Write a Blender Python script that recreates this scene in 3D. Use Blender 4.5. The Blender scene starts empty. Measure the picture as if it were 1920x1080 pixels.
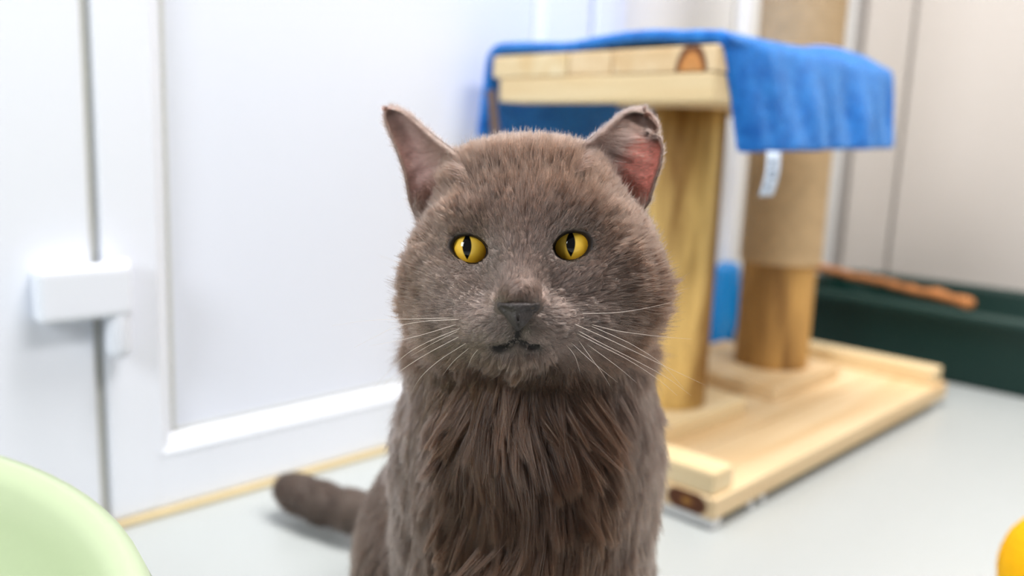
import bpy, bmesh, math, random
import numpy as np
from mathutils import Vector, Matrix

# ------------------------------------------------------------------ camera, world, lights
scene = bpy.context.scene
COL = scene.collection
F = 1600.0                      # focal length in pixels of the 1920x1080 frame
H = 0.40                        # camera height
PITCH, ROLL, YAW = 0.17052, 0.03999, 0.77101

_f = np.array([0, math.cos(PITCH), -math.sin(PITCH)])
_r = np.array([1.0, 0, 0])
_u = np.cross(_r, _f)
RIGHT = math.cos(ROLL) * _r + math.sin(ROLL) * _u
UP = np.cross(RIGHT, _f)
FWD = _f
CAM = np.array([0, 0, H])
U = np.array([math.sin(YAW), math.cos(YAW), 0])      # along the door wall, away from the camera
V = np.array([math.cos(YAW), -math.sin(YAW), 0])     # along the back wall, to the right

cam = bpy.data.cameras.new('camera')
cam_ob = bpy.data.objects.new('camera', cam)
COL.objects.link(cam_ob)
m3 = Matrix((RIGHT, UP, -FWD)).transposed()
cam_ob.matrix_world = Matrix.Translation(CAM) @ m3.to_4x4()
cam.sensor_width = 36.0
cam.lens = 36.0 * F / 1920.0
cam.clip_start = 0.02
cam.dof.use_dof = True
cam.dof.focus_distance = 0.380
cam.dof.aperture_fstop = 4.2
scene.camera = cam_ob

scene.view_settings.view_transform = 'Standard'
scene.view_settings.look = 'None'
scene.view_settings.gamma = 1.0
scene.view_settings.use_curve_mapping = False
scene.view_settings.exposure = 0.12
scene.cycles.use_denoising = True
scene.cycles.denoising_prefilter = 'FAST'
scene.cycles.max_bounces = 10
scene.cycles.transmission_bounces = 8
scene.cycles.transparent_max_bounces = 8

world = bpy.data.worlds.new('world')
scene.world = world
world.use_nodes = True
wb = world.node_tree.nodes['Background']
wb.inputs[0].default_value = (0.93, 0.96, 1.0, 1)
wb.inputs[1].default_value = 0.17


def area_light(name, loc, target, sx, sy, power, color):
    l = bpy.data.lights.new(name, 'AREA')
    l.shape = 'RECTANGLE'
    l.size = sx
    l.size_y = sy
    l.energy = power
    l.color = color
    o = bpy.data.objects.new(name, l)
    COL.objects.link(o)
    o.location = loc
    d = Vector(target) - Vector(loc)
    o.rotation_euler = d.to_track_quat('-Z', 'Y').to_euler()
    return o


# a window behind the camera and two ceiling luminaires
area_light('window_light', (-1.05, -0.75, 1.15), (-0.2, 0.9, 0.25), 0.45, 0.70, 21, (0.95, 0.98, 1.0))
area_light('ceiling_light', (0.25, 0.75, 2.35), (0.25, 0.75, 0), 1.2, 0.35, 52, (1.0, 0.97, 0.93))
area_light('ceiling_light_side', (1.35, -0.1, 2.35), (1.1, 0.1, 0), 1.2, 0.5, 38, (1.0, 0.97, 0.93))


# ------------------------------------------------------------------ helpers
def ray(x, y):
    return RIGHT * ((x - 960) / F) - UP * ((y - 540) / F) + FWD


def pt(x, y, d):
    """world point at optical depth d seen along that direction"""
    return CAM + ray(x, y) * d


def uvz(u, v, z):
    return U * u + V * v + np.array([0, 0, z])


def tag(o, label=None, cat=None, group=None, kind=None):
    if label: o['label'] = label
    if cat: o['category'] = cat
    if group: o['group'] = group
    if kind: o['kind'] = kind
    return o


def empty(name, loc):
    o = bpy.data.objects.new(name, None)
    COL.objects.link(o)
    o.location = Vector(loc)
    o.empty_display_size = 0.05
    o['_loc'] = [float(c) for c in loc]
    return o


def put(o, parent):
    """parent o (whose transform is in world terms) to a root without moving it"""
    if parent is not None:
        o.parent = parent
        if '_loc' in parent:
            o.matrix_parent_inverse = Matrix.Translation(-Vector(parent['_loc']))
        else:
            o.matrix_parent_inverse = parent.matrix_basis.inverted()
    return o


def mesh_obj(name, verts, faces, mat, parent=None, smooth=False, loc=None, rot=0.0):
    me = bpy.data.meshes.new(name)
    me.from_pydata([tuple(map(float, v)) for v in verts], [], [tuple(f) for f in faces])
    if smooth:
        me.polygons.foreach_set('use_smooth', [True] * len(me.polygons))
    if mat: me.materials.append(mat)
    o = bpy.data.objects.new(name, me)
    COL.objects.link(o)
    if loc is not None: o.location = Vector(loc)
    o.rotation_euler.z = rot
    put(o, parent)
    return o


def bm_obj(name, bm, mat, parent=None, smooth=False, loc=None, rot=0.0):
    me = bpy.data.meshes.new(name)
    bm.normal_update()
    bm.to_mesh(me)
    bm.free()
    if smooth:
        me.polygons.foreach_set('use_smooth', [True] * len(me.polygons))
    if mat: me.materials.append(mat)
    o = bpy.data.objects.new(name, me)
    COL.objects.link(o)
    if loc is not None: o.location = Vector(loc)
    o.rotation_euler.z = rot
    put(o, parent)
    return o


ROT_U = math.pi / 2 - YAW        # local X -> U, local Y -> -V
ROT_V = -YAW                     # local X -> V, local Y -> U


def board(name, u0, u1, v0, v1, z0, z1, mat, parent=None, along='u', bevel=0.002, seg=2):
    c = uvz((u0 + u1) / 2, (v0 + v1) / 2, (z0 + z1) / 2)
    du, dv, dz = u1 - u0, v1 - v0, z1 - z0
    lx, ly = (du, dv) if along == 'u' else (dv, du)
    bm = bmesh.new()
    bmesh.ops.create_cube(bm, size=1.0)
    bmesh.ops.scale(bm, vec=(lx, ly, dz), verts=bm.verts)
    if bevel > 0:
        bmesh.ops.bevel(bm, geom=list(bm.edges), offset=bevel, segments=seg, affect='EDGES', profile=0.6)
    return bm_obj(name, bm, mat, parent, smooth=False, loc=c, rot=ROT_U if along == 'u' else ROT_V)


def lathe(profile, n=48, wob=None):
    """profile: list of (r, z); returns verts, faces"""
    vs, fs = [], []
    for i, (r, z) in enumerate(profile):
        for k in range(n):
            a = 2 * math.pi * k / n
            rr = r * (wob(a, z) if wob else 1.0)
            vs.append((rr * math.cos(a), rr * math.sin(a), z))
    for i in range(len(profile) - 1):
        for k in range(n):
            a, b = i * n + k, i * n + (k + 1) % n
            fs.append((a, b, b + n, a + n))
    return vs, fs


def tube(points, radii, n=10, cap=True):
    P = [Vector(p) for p in points]
    vs, fs = [], []
    ref = Vector((0.13, 0.27, 0.95))
    for i, p in enumerate(P):
        t = (P[min(i + 1, len(P) - 1)] - P[max(i - 1, 0)]).normalized()
        a = t.cross(ref)
        if a.length < 1e-4: a = t.cross(Vector((1, 0, 0)))
        a.normalize()
        b = t.cross(a)
        for k in range(n):
            w = 2 * math.pi * k / n
            vs.append(p + (a * math.cos(w) + b * math.sin(w)) * radii[i])
    for i in range(len(P) - 1):
        for k in range(n):
            q, s = i * n + k, i * n + (k + 1) % n
            fs.append((q, s, s + n, q + n))
    if cap:
        fs.append(tuple(range(n - 1, -1, -1)))
        fs.append(tuple((len(P) - 1) * n + k for k in range(n)))
    return vs, fs


# ------------------------------------------------------------------ materials
def new_mat(name):
    m = bpy.data.materials.new(name)
    m.use_nodes = True
    nt = m.node_tree
    return m, nt, nt.nodes['Principled BSDF']


def srgb(r, g, b):
    def c(x):
        x /= 255.0
        return x / 12.92 if x <= 0.04045 else ((x + 0.055) / 1.055) ** 2.4
    return (c(r), c(g), c(b), 1.0)


def plain(name, col, rough=0.5, spec=0.5, noise=0.0, scale=8.0, bump=0.0, bscale=60.0, coat=0.0):
    m, nt, b = new_mat(name)
    b.inputs['Base Color'].default_value = col
    b.inputs['Roughness'].default_value = rough
    b.inputs['Specular IOR Level'].default_value = spec
    b.inputs['Coat Weight'].default_value = coat
    tc = nt.nodes.new('ShaderNodeTexCoord')
    if noise > 0:
        n = nt.nodes.new('ShaderNodeTexNoise')
        n.inputs['Scale'].default_value = scale
        n.inputs['Detail'].default_value = 4
        nt.links.new(tc.outputs['Object'], n.inputs['Vector'])
        r = nt.nodes.new('ShaderNodeMapRange')
        r.inputs['To Min'].default_value = 1 - noise
        r.inputs['To Max'].default_value = 1 + noise
        nt.links.new(n.outputs['Fac'], r.inputs['Value'])
        mx = nt.nodes.new('ShaderNodeVectorMath')
        mx.operation = 'SCALE'
        mx.inputs[0].default_value = col[:3]
        nt.links.new(r.outputs['Result'], mx.inputs['Scale'])
        nt.links.new(mx.outputs['Vector'], b.inputs['Base Color'])
    if bump > 0:
        n2 = nt.nodes.new('ShaderNodeTexNoise')
        n2.inputs['Scale'].default_value = bscale
        n2.inputs['Detail'].default_value = 6
        nt.links.new(tc.outputs['Object'], n2.inputs['Vector'])
        bp = nt.nodes.new('ShaderNodeBump')
        bp.inputs['Strength'].default_value = bump
        bp.inputs['Distance'].default_value = 0.002
        nt.links.new(n2.outputs['Fac'], bp.inputs['Height'])
        nt.links.new(bp.outputs['Normal'], b.inputs['Normal'])
    return m


def pine(name, light, dark, knot=None, dark_knot=False, vertical=False, contrast=1.0, gscale=1.0):
    """wood with grain along local X (or Z); knot=(y, z, ry, rz) is heartwood seen in the end grain"""
    m, nt, b = new_mat(name)
    N, L = nt.nodes, nt.links
    b.inputs['Roughness'].default_value = 0.55
    b.inputs['Specular IOR Level'].default_value = 0.3
    tc = N.new('ShaderNodeTexCoord')
    oi = N.new('ShaderNodeObjectInfo')
    add = N.new('ShaderNodeVectorMath'); add.operation = 'ADD'
    sc = N.new('ShaderNodeVectorMath'); sc.operation = 'SCALE'
    sc.inputs[0].default_value = (3.1, 5.7, 4.3)
    L.new(oi.outputs['Random'], sc.inputs['Scale'])
    L.new(tc.outputs['Object'], add.inputs[0])
    L.new(sc.outputs['Vector'], add.inputs[1])
    mp = N.new('ShaderNodeMapping')
    mp.inputs['Scale'].default_value = (26 * gscale, 26 * gscale, 2.2) if vertical else (1.6, 22 * gscale, 22 * gscale)
    L.new(add.outputs['Vector'], mp.inputs['Vector'])
    n1 = N.new('ShaderNodeTexNoise')
    n1.inputs['Scale'].default_value = 1.0
    n1.inputs['Detail'].default_value = 5
    n1.inputs['Distortion'].default_value = 0.8
    L.new(mp.outputs['Vector'], n1.inputs['Vector'])
    n2 = N.new('ShaderNodeTexNoise')
    n2.inputs['Scale'].default_value = 6.0
    n2.inputs['Detail'].default_value = 3
    L.new(mp.outputs['Vector'], n2.inputs['Vector'])
    mixf = N.new('ShaderNodeMath'); mixf.operation = 'MULTIPLY_ADD'
    L.new(n2.outputs['Fac'], mixf.inputs[0])
    mixf.inputs[1].default_value = 0.25
    L.new(n1.outputs['Fac'], mixf.inputs[2])
    ramp = N.new('ShaderNodeValToRGB')
    ramp.color_ramp.elements[0].position = 0.62 - 0.22 / contrast
    ramp.color_ramp.elements[0].color = light
    ramp.color_ramp.elements[1].position = 0.62 + 0.22 / contrast
    ramp.color_ramp.elements[1].color = dark
    L.new(mixf.outputs[0], ramp.inputs['Fac'])
    out = ramp.outputs['Color']
    if knot:
        ky, kz, ry, rz = knot
        sep = N.new('ShaderNodeSeparateXYZ')
        L.new(tc.outputs['Object'], sep.inputs[0])
        def aff(sock, c, r):
            a = N.new('ShaderNodeMath'); a.operation = 'SUBTRACT'; L.new(sock, a.inputs[0]); a.inputs[1].default_value = c
            d = N.new('ShaderNodeMath'); d.operation = 'DIVIDE'; L.new(a.outputs[0], d.inputs[0]); d.inputs[1].default_value = r
            return d.outputs[0]
        cb = N.new('ShaderNodeCombineXYZ')
        L.new(aff(sep.outputs['Y'], ky, ry), cb.inputs[0])
        L.new(aff(sep.outputs['Z'], kz, rz), cb.inputs[1])
        ln = N.new('ShaderNodeVectorMath'); ln.operation = 'LENGTH'
        L.new(cb.outputs[0], ln.inputs[0])
        kr = N.new('ShaderNodeValToRGB')
        e = kr.color_ramp.elements
        e[0].position = 0.0; e[0].color = srgb(196, 140, 84)
        e[1].position = 0.62; e[1].color = srgb(205, 138, 74)
        x = e.new(0.78); x.color = srgb(92, 48, 22)
        x = e.new(0.92); x.color = srgb(110, 62, 30)
        x = e.new(1.0); x.color = light
        if dark_knot:
            for el, cc in zip(e, (srgb(190, 138, 62), srgb(96, 52, 24), srgb(84, 44, 20), srgb(92, 50, 24), srgb(120, 76, 40))):
                el.color = cc
            e[1].position = 0.34
        L.new(ln.outputs['Value'], kr.inputs['Fac'])
        mk = N.new('ShaderNodeMapRange')
        mk.inputs['From Min'].default_value = 0.92; mk.inputs['From Max'].default_value = 1.02
        mk.inputs['To Min'].default_value = 1; mk.inputs['To Max'].default_value = 0
        L.new(ln.outputs['Value'], mk.inputs['Value'])
        ge = N.new('ShaderNodeNewGeometry')
        vt = N.new('ShaderNodeVectorTransform'); vt.vector_type = 'NORMAL'; vt.convert_from = 'WORLD'; vt.convert_to = 'OBJECT'
        L.new(ge.outputs['True Normal'], vt.inputs[0])
        sx_ = N.new('ShaderNodeSeparateXYZ'); L.new(vt.outputs[0], sx_.inputs[0])
        en = N.new('ShaderNodeMath'); en.operation = 'LESS_THAN'; L.new(sx_.outputs['X'], en.inputs[0]); en.inputs[1].default_value = -0.7
        mu = N.new('ShaderNodeMath'); mu.operation = 'MULTIPLY'; L.new(en.outputs[0], mu.inputs[0]); L.new(mk.outputs[0], mu.inputs[1])
        mx = N.new('ShaderNodeMix'); mx.data_type = 'RGBA'
        L.new(mu.outputs[0], mx.inputs['Factor'])
        L.new(out, mx.inputs['A']); L.new(kr.outputs['Color'], mx.inputs['B'])
        out = mx.outputs['Result']
    L.new(out, b.inputs['Base Color'])
    bp = N.new('ShaderNodeBump'); bp.inputs['Strength'].default_value = 0.15; bp.inputs['Distance'].default_value = 0.002
    L.new(mixf.outputs[0], bp.inputs['Height']); L.new(bp.outputs['Normal'], b.inputs['Normal'])
    return m


M_upvc = plain('white_upvc', srgb(232, 236, 246), 0.32, 0.5)
M_panel = plain('door_panel_white', srgb(226, 231, 244), 0.38, 0.5)
M_gasket = plain('grey_gasket', srgb(198, 199, 194), 0.6)
M_wall = plain('wall_cladding', srgb(202, 195, 189), 0.45, 0.4, 0.02, 3)
M_wall_cool = plain('wall_cladding_cool', srgb(228, 228, 228), 0.45, 0.4, 0.02, 3)
M_seam = plain('seam_strip', srgb(158, 152, 148), 0.5)
M_floor = plain('grey_vinyl', srgb(178, 183, 183), 0.34, 0.45, 0.025, 5, 0.03, 300)
M_sealant = plain('yellowed_sealant', srgb(205, 188, 150), 0.6, 0.3, 0.12, 14)
PL, PD = srgb(235, 213, 176), srgb(212, 178, 130)
M_pine = pine('pine_board', PL, PD)
M_pine_pale = pine('pine_board_pale', srgb(236, 219, 182), srgb(218, 188, 138))
M_post = pine('treated_pine_post', srgb(224, 188, 116), srgb(128, 88, 34), vertical=True, contrast=1.9, gscale=0.55)
M_post2 = pine('weathered_pine_post', srgb(196, 152, 88), srgb(120, 84, 44), vertical=True, contrast=1.4, gscale=0.6)
M_white_pl = plain('white_plastic', srgb(226, 228, 230), 0.4)
M_green_tray = plain('dark_green_plastic', srgb(8, 46, 40), 0.45, 0.35, 0.05, 10)
M_stick = plain('brown_stick', srgb(186, 124, 76), 0.7, 0.2, 0.35, 40, 0.4, 120)
M_blue_pl = plain('blue_plastic', srgb(6, 122, 196), 0.35, 0.5)
M_strap = plain('brown_strap', srgb(112, 92, 80), 0.8, 0.2, 0.2, 60)
M_label = plain('care_label', srgb(205, 218, 236), 0.7, 0.2)
M_ink = plain('care_label_print', srgb(84, 98, 120), 0.8, 0.1)
M_yellow = plain('yellow_felt', srgb(232, 172, 6), 0.8, 0.2, 0.18, 40, 0.6, 200)

# sisal
M_sisal = plain('sisal_rope', srgb(202, 174, 136), 0.85, 0.15, 0.22, 60, 0.5, 500)

# pale green basin
M_basin, nt, b = new_mat('pale_green_plastic')
b.inputs['Base Color'].default_value = srgb(168, 182, 148)
b.inputs['Roughness'].default_value = 0.3
b.inputs['Subsurface Weight'].default_value = 0.0
b.inputs['Subsurface Radius'].default_value = (0.03, 0.035, 0.015)
b.inputs['Subsurface Scale'].default_value = 0.4

# towel
M_towel, nt, b = new_mat('blue_terry_towel')
b.inputs['Roughness'].default_value = 0.95
b.inputs['Specular IOR Level'].default_value = 0.1
b.inputs['Sheen Weight'].default_value = 1.0
b.inputs['Sheen Roughness'].default_value = 0.45
b.inputs['Sheen Tint'].default_value = srgb(150, 200, 255)
tc = nt.nodes.new('ShaderNodeTexCoord')
n = nt.nodes.new('ShaderNodeTexNoise'); n.inputs['Scale'].default_value = 70; n.inputs['Detail'].default_value = 5
nt.links.new(tc.outputs['Object'], n.inputs['Vector'])
rp = nt.nodes.new('ShaderNodeValToRGB')
rp.color_ramp.elements[0].position = 0.3; rp.color_ramp.elements[0].color = srgb(20, 96, 190)
rp.color_ramp.elements[1].position = 0.75; rp.color_ramp.elements[1].color = srgb(48, 136, 226)
nt.links.new(n.outputs['Fac'], rp.inputs['Fac']); nt.links.new(rp.outputs['Color'], b.inputs['Base Color'])
n2 = nt.nodes.new('ShaderNodeTexNoise'); n2.inputs['Scale'].default_value = 420; n2.inputs['Detail'].default_value = 4
nt.links.new(tc.outputs['Object'], n2.inputs['Vector'])
bp = nt.nodes.new('ShaderNodeBump'); bp.inputs['Strength'].default_value = 0.7; bp.inputs['Distance'].default_value = 0.004
nt.links.new(n2.outputs['Fac'], bp.inputs['Height']); nt.links.new(bp.outputs['Normal'], b.inputs['Normal'])

# ------------------------------------------------------------------ setting
DV = -0.84            # face of the door sash
WV = -0.868           # face of the wall cladding beside the door
WU = 2.0              # face of the back wall

fl = board('floor', -1.6, WU + 0.05, -1.3, 1.6, -0.05, 0.0, M_floor, None, 'u', 0)
tag(fl, 'pale grey vinyl floor', None, None, 'structure')

wl = board('wall_left', -1.6, 2.2, WV - 0.10, WV - 0.012, 0.0, 2.4, M_seam, None, 'u', 0)
tag(wl, 'white clad wall around the door', None, None, 'structure')
for (u0, u1) in ((1.105, 1.452), (1.468, WU - 0.008)):
    board('wall_panel', u0, u1, WV - 0.012, WV, 0.0, 2.4, M_wall_cool, wl, 'u', 0.003)
board('wall_panel', -1.6, 0.13, WV - 0.012, WV, 0.0, 2.4, M_wall_cool, wl, 'u', 0.003)
board('conduit', 1.474, 1.494, WV, WV + 0.014, 0.0, 2.4, M_upvc, wl, 'u', 0.004)

wbk = board('wall_back', WU + 0.012, WU + 0.10, WV - 0.10, 1.6, 0.0, 2.4, M_seam, None, 'v', 0)
tag(wbk, 'beige grey clad wall behind the litter tray', None, None, 'structure')
seams = [WV + 0.012, -0.744, -0.128, 0.488, 1.104, 1.6]
for a, c in zip(seams[:-1], seams[1:]):
    board('wall_panel', WU, WU + 0.012, a + 0.004, c - 0.004, 0.0, 2.4, M_wall, wbk, 'v', 0.003)

# door: frame posts, sash, recessed panel with beads, hinge
door = empty('door_1', uvz(0.65, DV, 0))
tag(door, 'white plastic door with a flat recessed panel', None, None, 'structure')
GAPL = 0.298
SR = 1.012                                    # far edge of the sash
board('door_frame', 0.12, GAPL - 0.006, DV - 0.06, DV + 0.004, 0.0, 2.05, M_upvc, door, 'u', 0.004)
board('door_frame', SR + 0.006, 1.062, DV - 0.06, DV + 0.004, 0.0, 2.05, M_upvc, door, 'u', 0.004)
board('door_frame', 1.058, 1.11, DV - 0.06, DV - 0.012, 0.0, 2.08, M_upvc, door, 'u', 0.006)
board('door_frame', 0.12, 1.11, DV - 0.06, DV + 0.004, 2.0, 2.08, M_upvc, door, 'u', 0.004)
board('gasket', GAPL - 0.008, GAPL + 0.008, DV - 0.06, DV - 0.007, 0.0, 2.0, M_gasket, door, 'u', 0)
board('gasket', SR - 0.008, SR + 0.008, DV - 0.06, DV - 0.007, 0.0, 2.0, M_gasket, door, 'u', 0)
PA, PB, PZ = 0.366, 0.905, 0.078               # panel opening
board('stile', GAPL + 0.004, PA - 0.012, DV - 0.05, DV, 0.006, 1.99, M_upvc, door, 'u', 0.005, 3)
board('stile', PB + 0.012, SR - 0.004, DV - 0.05, DV, 0.006, 1.99, M_upvc, door, 'u', 0.005, 3)
board('rail', PA - 0.03, PB + 0.03, DV - 0.05, DV - 0.0005, 0.006, PZ - 0.012, M_upvc, door, 'u', 0.004, 3)
board('rail', PA - 0.03, PB + 0.03, DV - 0.05, DV - 0.0005, 1.90, 1.99, M_upvc, door, 'u', 0.004, 3)
board('panel', PA - 0.02, PB + 0.02, DV - 0.04, DV - 0.014, PZ - 0.02, 1.93, M_panel, door, 'u', 0)


def bead(name, p0, p1, out, parent):
    """sloped glazing bead: from the sash face down to the panel; out points towards the panel centre"""
    p0, p1, out = map(np.array, (p0, p1, out))
    d = (p1 - p0) / np.linalg.norm(p1 - p0)
    w = 0.018
    prof = [(-0.006, -0.0005), (0.0, 0.0005), (0.010, -0.004), (w, -0.0145), (w, -0.02), (-0.006, -0.02)]
    vs, fs = [], []
    for end, p in ((0, p0), (1, p1)):
        for a, c in prof:
            mit = d * (max(a, 0)) * (1 if end == 0 else -1)
            vs.append(p + out * a + V * c + mit)
    n = len(prof)
    for k in range(n):
        fs.append((k, (k + 1) % n, (k + 1) % n + n, k + n))
    fs.append(tuple(range(n))); fs.append(tuple(range(2 * n - 1, n - 1, -1)))
    return mesh_obj(name, vs, fs, M_upvc, parent)


q0 = 0.012
bead('bead', uvz(PA - q0, DV, PZ - q0), uvz(PB + q0, DV, PZ - q0), (0, 0, 1), door)
bead('bead', uvz(PB + q0, DV, 1.9 + q0), uvz(PA - q0, DV, 1.9 + q0), (0, 0, -1), door)
bead('bead', uvz(PA - q0, DV, 1.9 + q0), uvz(PA - q0, DV, PZ - q0), U, door)
bead('bead', uvz(PB + q0, DV, PZ - q0), uvz(PB + q0, DV, 1.9 + q0), -U, door)
for o in [c for c in door.children if c.name.startswith('bead')]:
    pass
# thin dark gasket line where bead meets panel
board('gasket', PA + 0.005, PB - 0.005, DV - 0.0142, DV - 0.0125, PZ + 0.0052, PZ + 0.0082, M_gasket, door, 'u', 0)
board('gasket', PA + 0.005, PA + 0.009, DV - 0.0142, DV - 0.0125, PZ + 0.005, 1.89, M_gasket, door, 'u', 0)
board('gasket', PB - 0.008, PB - 0.005, DV - 0.0142, DV - 0.0125, PZ + 0.005, 1.89, M_gasket, door, 'u', 0)

hinge = board('hinge', 0.238, 0.320, DV + 0.004, DV + 0.030, 0.222, 0.272, M_upvc, door, 'u', 0.007, 3)
pv, pf = lathe([(0.0, -0.046), (0.006, -0.045), (0.0105, -0.041), (0.012, -0.034), (0.012, 0.0), (0.012, 0.05), (0.0, 0.05)], 24)
hb = mesh_obj('hinge_barrel', pv, pf, M_upvc, None, True, uvz(0.309, DV + 0.017, 0.225))
hb.parent = hinge
hb.matrix_parent_inverse = (Matrix.Translation(hinge.location) @ Matrix.Rotation(ROT_U, 4, 'Z')).inverted() @ Matrix.Translation(-Vector((0, 0, 0)))
hinge['label'] = 'white plastic flag hinge'

tr = board('trim_1', 0.12, 1.11, DV - 0.004, DV + 0.008, 0.0, 0.006, M_sealant, None, 'u', 0.002)
tag(tr, 'yellowed sealant line along the foot of the door', None, None, 'structure')
tr = board('trim_2', WU - 0.014, WU, WV, WV + 0.014, 0.0, 2.4, M_seam, None, 'u', 0.003)
tag(tr, 'grey strip in the corner of the two walls', None, None, 'structure')

# ------------------------------------------------------------------ cat tree
tree = empty('cat_tree', uvz(1.1, -0.6, 0))
tag(tree, 'pine cat tree with plank base, round posts and a platform behind the cat', 'cat tree')
B0, B1 = 0.762, 1.478
vb = [-0.802, -0.712, -0.618, -0.524, -0.430]
M_base_knot = pine('pine_board_knot', PL, PD, knot=(-0.012, 0.0, 0.026, 0.0145), dark_knot=True)
for k in range(4):
    board('base_board', B0 + (0.0, 0.002, 0.001, 0.0)[k], B1 - (0.001, 0.0, 0.003, 0.0)[k], vb[k] + 0.0007, vb[k + 1] - 0.0007,
          0.013, 0.0372 - 0.0004 * (k % 2), M_base_knot if k == 3 else M_pine, tree, 'u', 0.0022)
board('cleat', 0.765, 0.806, -0.80, -0.436, 0.037, 0.0635, M_pine_pale, tree, 'v', 0.003)
board('cleat', 1.436, 1.476, -0.80, -0.440, 0.037, 0.0635, M_pine_pale, tree, 'v', 0.003)
board('foot', 0.766, 0.785, -0.80, -0.434, 0.0, 0.0135, M_white_pl, tree, 'v', 0.002)
board('foot', 1.44, 1.46, -0.80, -0.436, 0.0, 0.0135, M_white_pl, tree, 'v', 0.002)
for uu in (0.845, 0.872):
    board('foot', uu, uu + 0.009, -0.46, -0.434, 0.0, 0.0135, M_white_pl, tree, 'u', 0.002)
P1 = (0.958, -0.624)
P2 = (1.272, -0.640)
board('post_block', 0.85, 1.058, -0.745, -0.562, 0.037, 0.060, M_pine_pale, tree, 'u', 0.003)
board('post_block', 1.138, 1.355, -0.775, -0.560, 0.037, 0.060, M_pine, tree, 'u', 0.003)


def post(name, uv, r, z0, z1, mat, seed):
    rnd = random.Random(seed)
    ph = [rnd.uniform(0, 6.28) for _ in range(5)]
    def wob(a, z):
        return 1 + 0.012 * math.sin(2 * a + ph[0] + z * 2) + 0.008 * math.sin(5 * a + ph[1] - z * 3)
    prof = [(0.0, z0), (r - 0.001, z0), (r, z0 + 0.003)] + [(r, z0 + (z1 - z0) * t / 14) for t in range(1, 14)] + [(r, z1), (0, z1)]
    vs, fs = lathe(prof, 48, wob)
    return mesh_obj(name, vs, fs, mat, tree, True, uvz(uv[0], uv[1], 0))


post('post', P1, 0.0465, 0.060, 0.449, M_post, 3)
post('post', P2, 0.057, 0.060, 0.300, M_post2, 8)
# sisal rope wrap: coils as real ridges
prof = [(0.054, 0.226)]
z = 0.226
while z < 1.05:
    for k in range(4):
        a = math.pi * (k + 0.5) / 4
        prof.append((0.0595 + 0.0055 * math.sin(a), z + 0.0076 * (k + 0.5) / 4))
    z += 0.0076
prof += [(0.054, z), (0.0, z)]
vs, fs = lathe(prof, 40)
mesh_obj('sisal_wrap', vs, fs, M_sisal, tree, True, uvz(P2[0], P2[1], 0))

# platform
T0, T1 = 0.770, 1.165
M_top_knot = pine('pine_end_knot', PL, PD, knot=(-0.036, -0.018, 0.021, 0.036))
for (a, c, mt, j) in ((-0.797, -0.674, M_pine_pale, 0.0), (-0.672, -0.609, M_pine, 0.001), (-0.607, -0.474, M_top_knot, 0.0)):
    board('platform_board', T0 + j, T1, a, c, 0.4775, 0.5035, mt, tree, 'u', 0.002)
board('platform_cleat', T0, T0 + 0.042, -0.785, -0.476, 0.4475, 0.4768, M_pine_pale, tree, 'v', 0.003)
board('platform_cleat', T1 - 0.05, T1 - 0.008, -0.785, -0.480, 0.4475, 0.4768, M_pine_pale, tree, 'v', 0.003)
board('platform_brace', 0.90, 1.01, -0.70, -0.478, 0.449, 0.4770, M_pine, tree, 'v', 0.003)

# ------------------------------------------------------------------ towel draped over the platform
rng = np.random.default_rng(5)


def towel():
    NA, NB = 90, 56
    width_top = (-0.474) - (-0.797)
    hangR, hangL = 0.112, 0.106
    total = hangL + width_top + hangR
    vs = []
    top = 0.5035 + 0.0095
    for i in range(NA + 1):
        a = total * i / NA                     # from left hem over the top to right hem
        for j in range(NB + 1):
            bb = j / NB
            u = T0 + 0.004 + (T1 + 0.005 - T0) * bb
            wav = 0.0
            if a < hangL:                       # left overhang
                s = (hangL - a) / hangL
                v = -0.797 - 0.013 - 0.012 * s - 0.003 * s * math.sin(bb * 9)
                zz = top - (hangL - a) - 0.004
                u += 0.012 * s * math.sin(bb * 5 + 0.6) - 0.01 * s
            elif a < hangL + width_top:
                s = (a - hangL) / width_top
                v = -0.797 - 0.010 + (width_top + 0.02) * s
                e = min(s, 1 - s) * width_top
                zz = top - max(0, 0.012 - e) * 0.4
                zz += 0.003 * math.sin(s * 9 + 1.0) * math.sin(bb * 7 + 0.8) + 0.004 * max(0, math.sin(s * 7.0 - 2.6))
                hump = math.exp(-((bb - 0.86) / 0.10) ** 2) * math.exp(-((s - 0.80) / 0.16) ** 2)
                zz += 0.020 * hump
            else:                               # right overhang with vertical folds
                s = (a - hangL - width_top) / hangR
                fold = math.sin(bb * 19 + 0.7 * math.sin(bb * 6) + s * 0.9) * 0.65 + 0.45 * math.sin(bb * 37 + 1.5 - s * 2)
                v = -0.474 + 0.012 + 0.010 * s ** 0.6 + 0.0095 * fold * min(1, s * 1.6) * (0.5 + 0.5 * bb)
                zz = top - s * (hangR - 0.012 * bb) - 0.003
                u += 0.050 * s * (1 - bb) ** 1.5 + 0.012 * s * bb
                # the near edge is turned in around the platform corner
                t = max(0.0, 1 - bb / 0.16)
                v -= (0.018 + 0.014 * s) * t ** 1.2
                u += 0.012 * t * s
            vs.append(uvz(u, v, zz))
    fs = []
    for i in range(NA):
        for j in range(NB):
            q = i * (NB + 1) + j
            fs.append((q, q + 1, q + NB + 2, q + NB + 1))
    o = mesh_obj('towel', vs, fs, M_towel, None, True)
    m = o.modifiers.new('thickness', 'SOLIDIFY'); m.thickness = 0.012; m.offset = 0.0
    m = o.modifiers.new('smooth', 'SUBSURF'); m.levels = 1; m.render_levels = 1
    # terry relief
    tx = bpy.data.textures.new('terry', 'CLOUDS'); tx.noise_scale = 0.006
    m = o.modifiers.new('relief', 'DISPLACE'); m.texture = tx; m.strength = 0.002; m.texture_coords = 'LOCAL'
    return o


tw = towel()
tag(tw, 'bright blue terry towel draped over the cat tree platform', 'towel')

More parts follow.
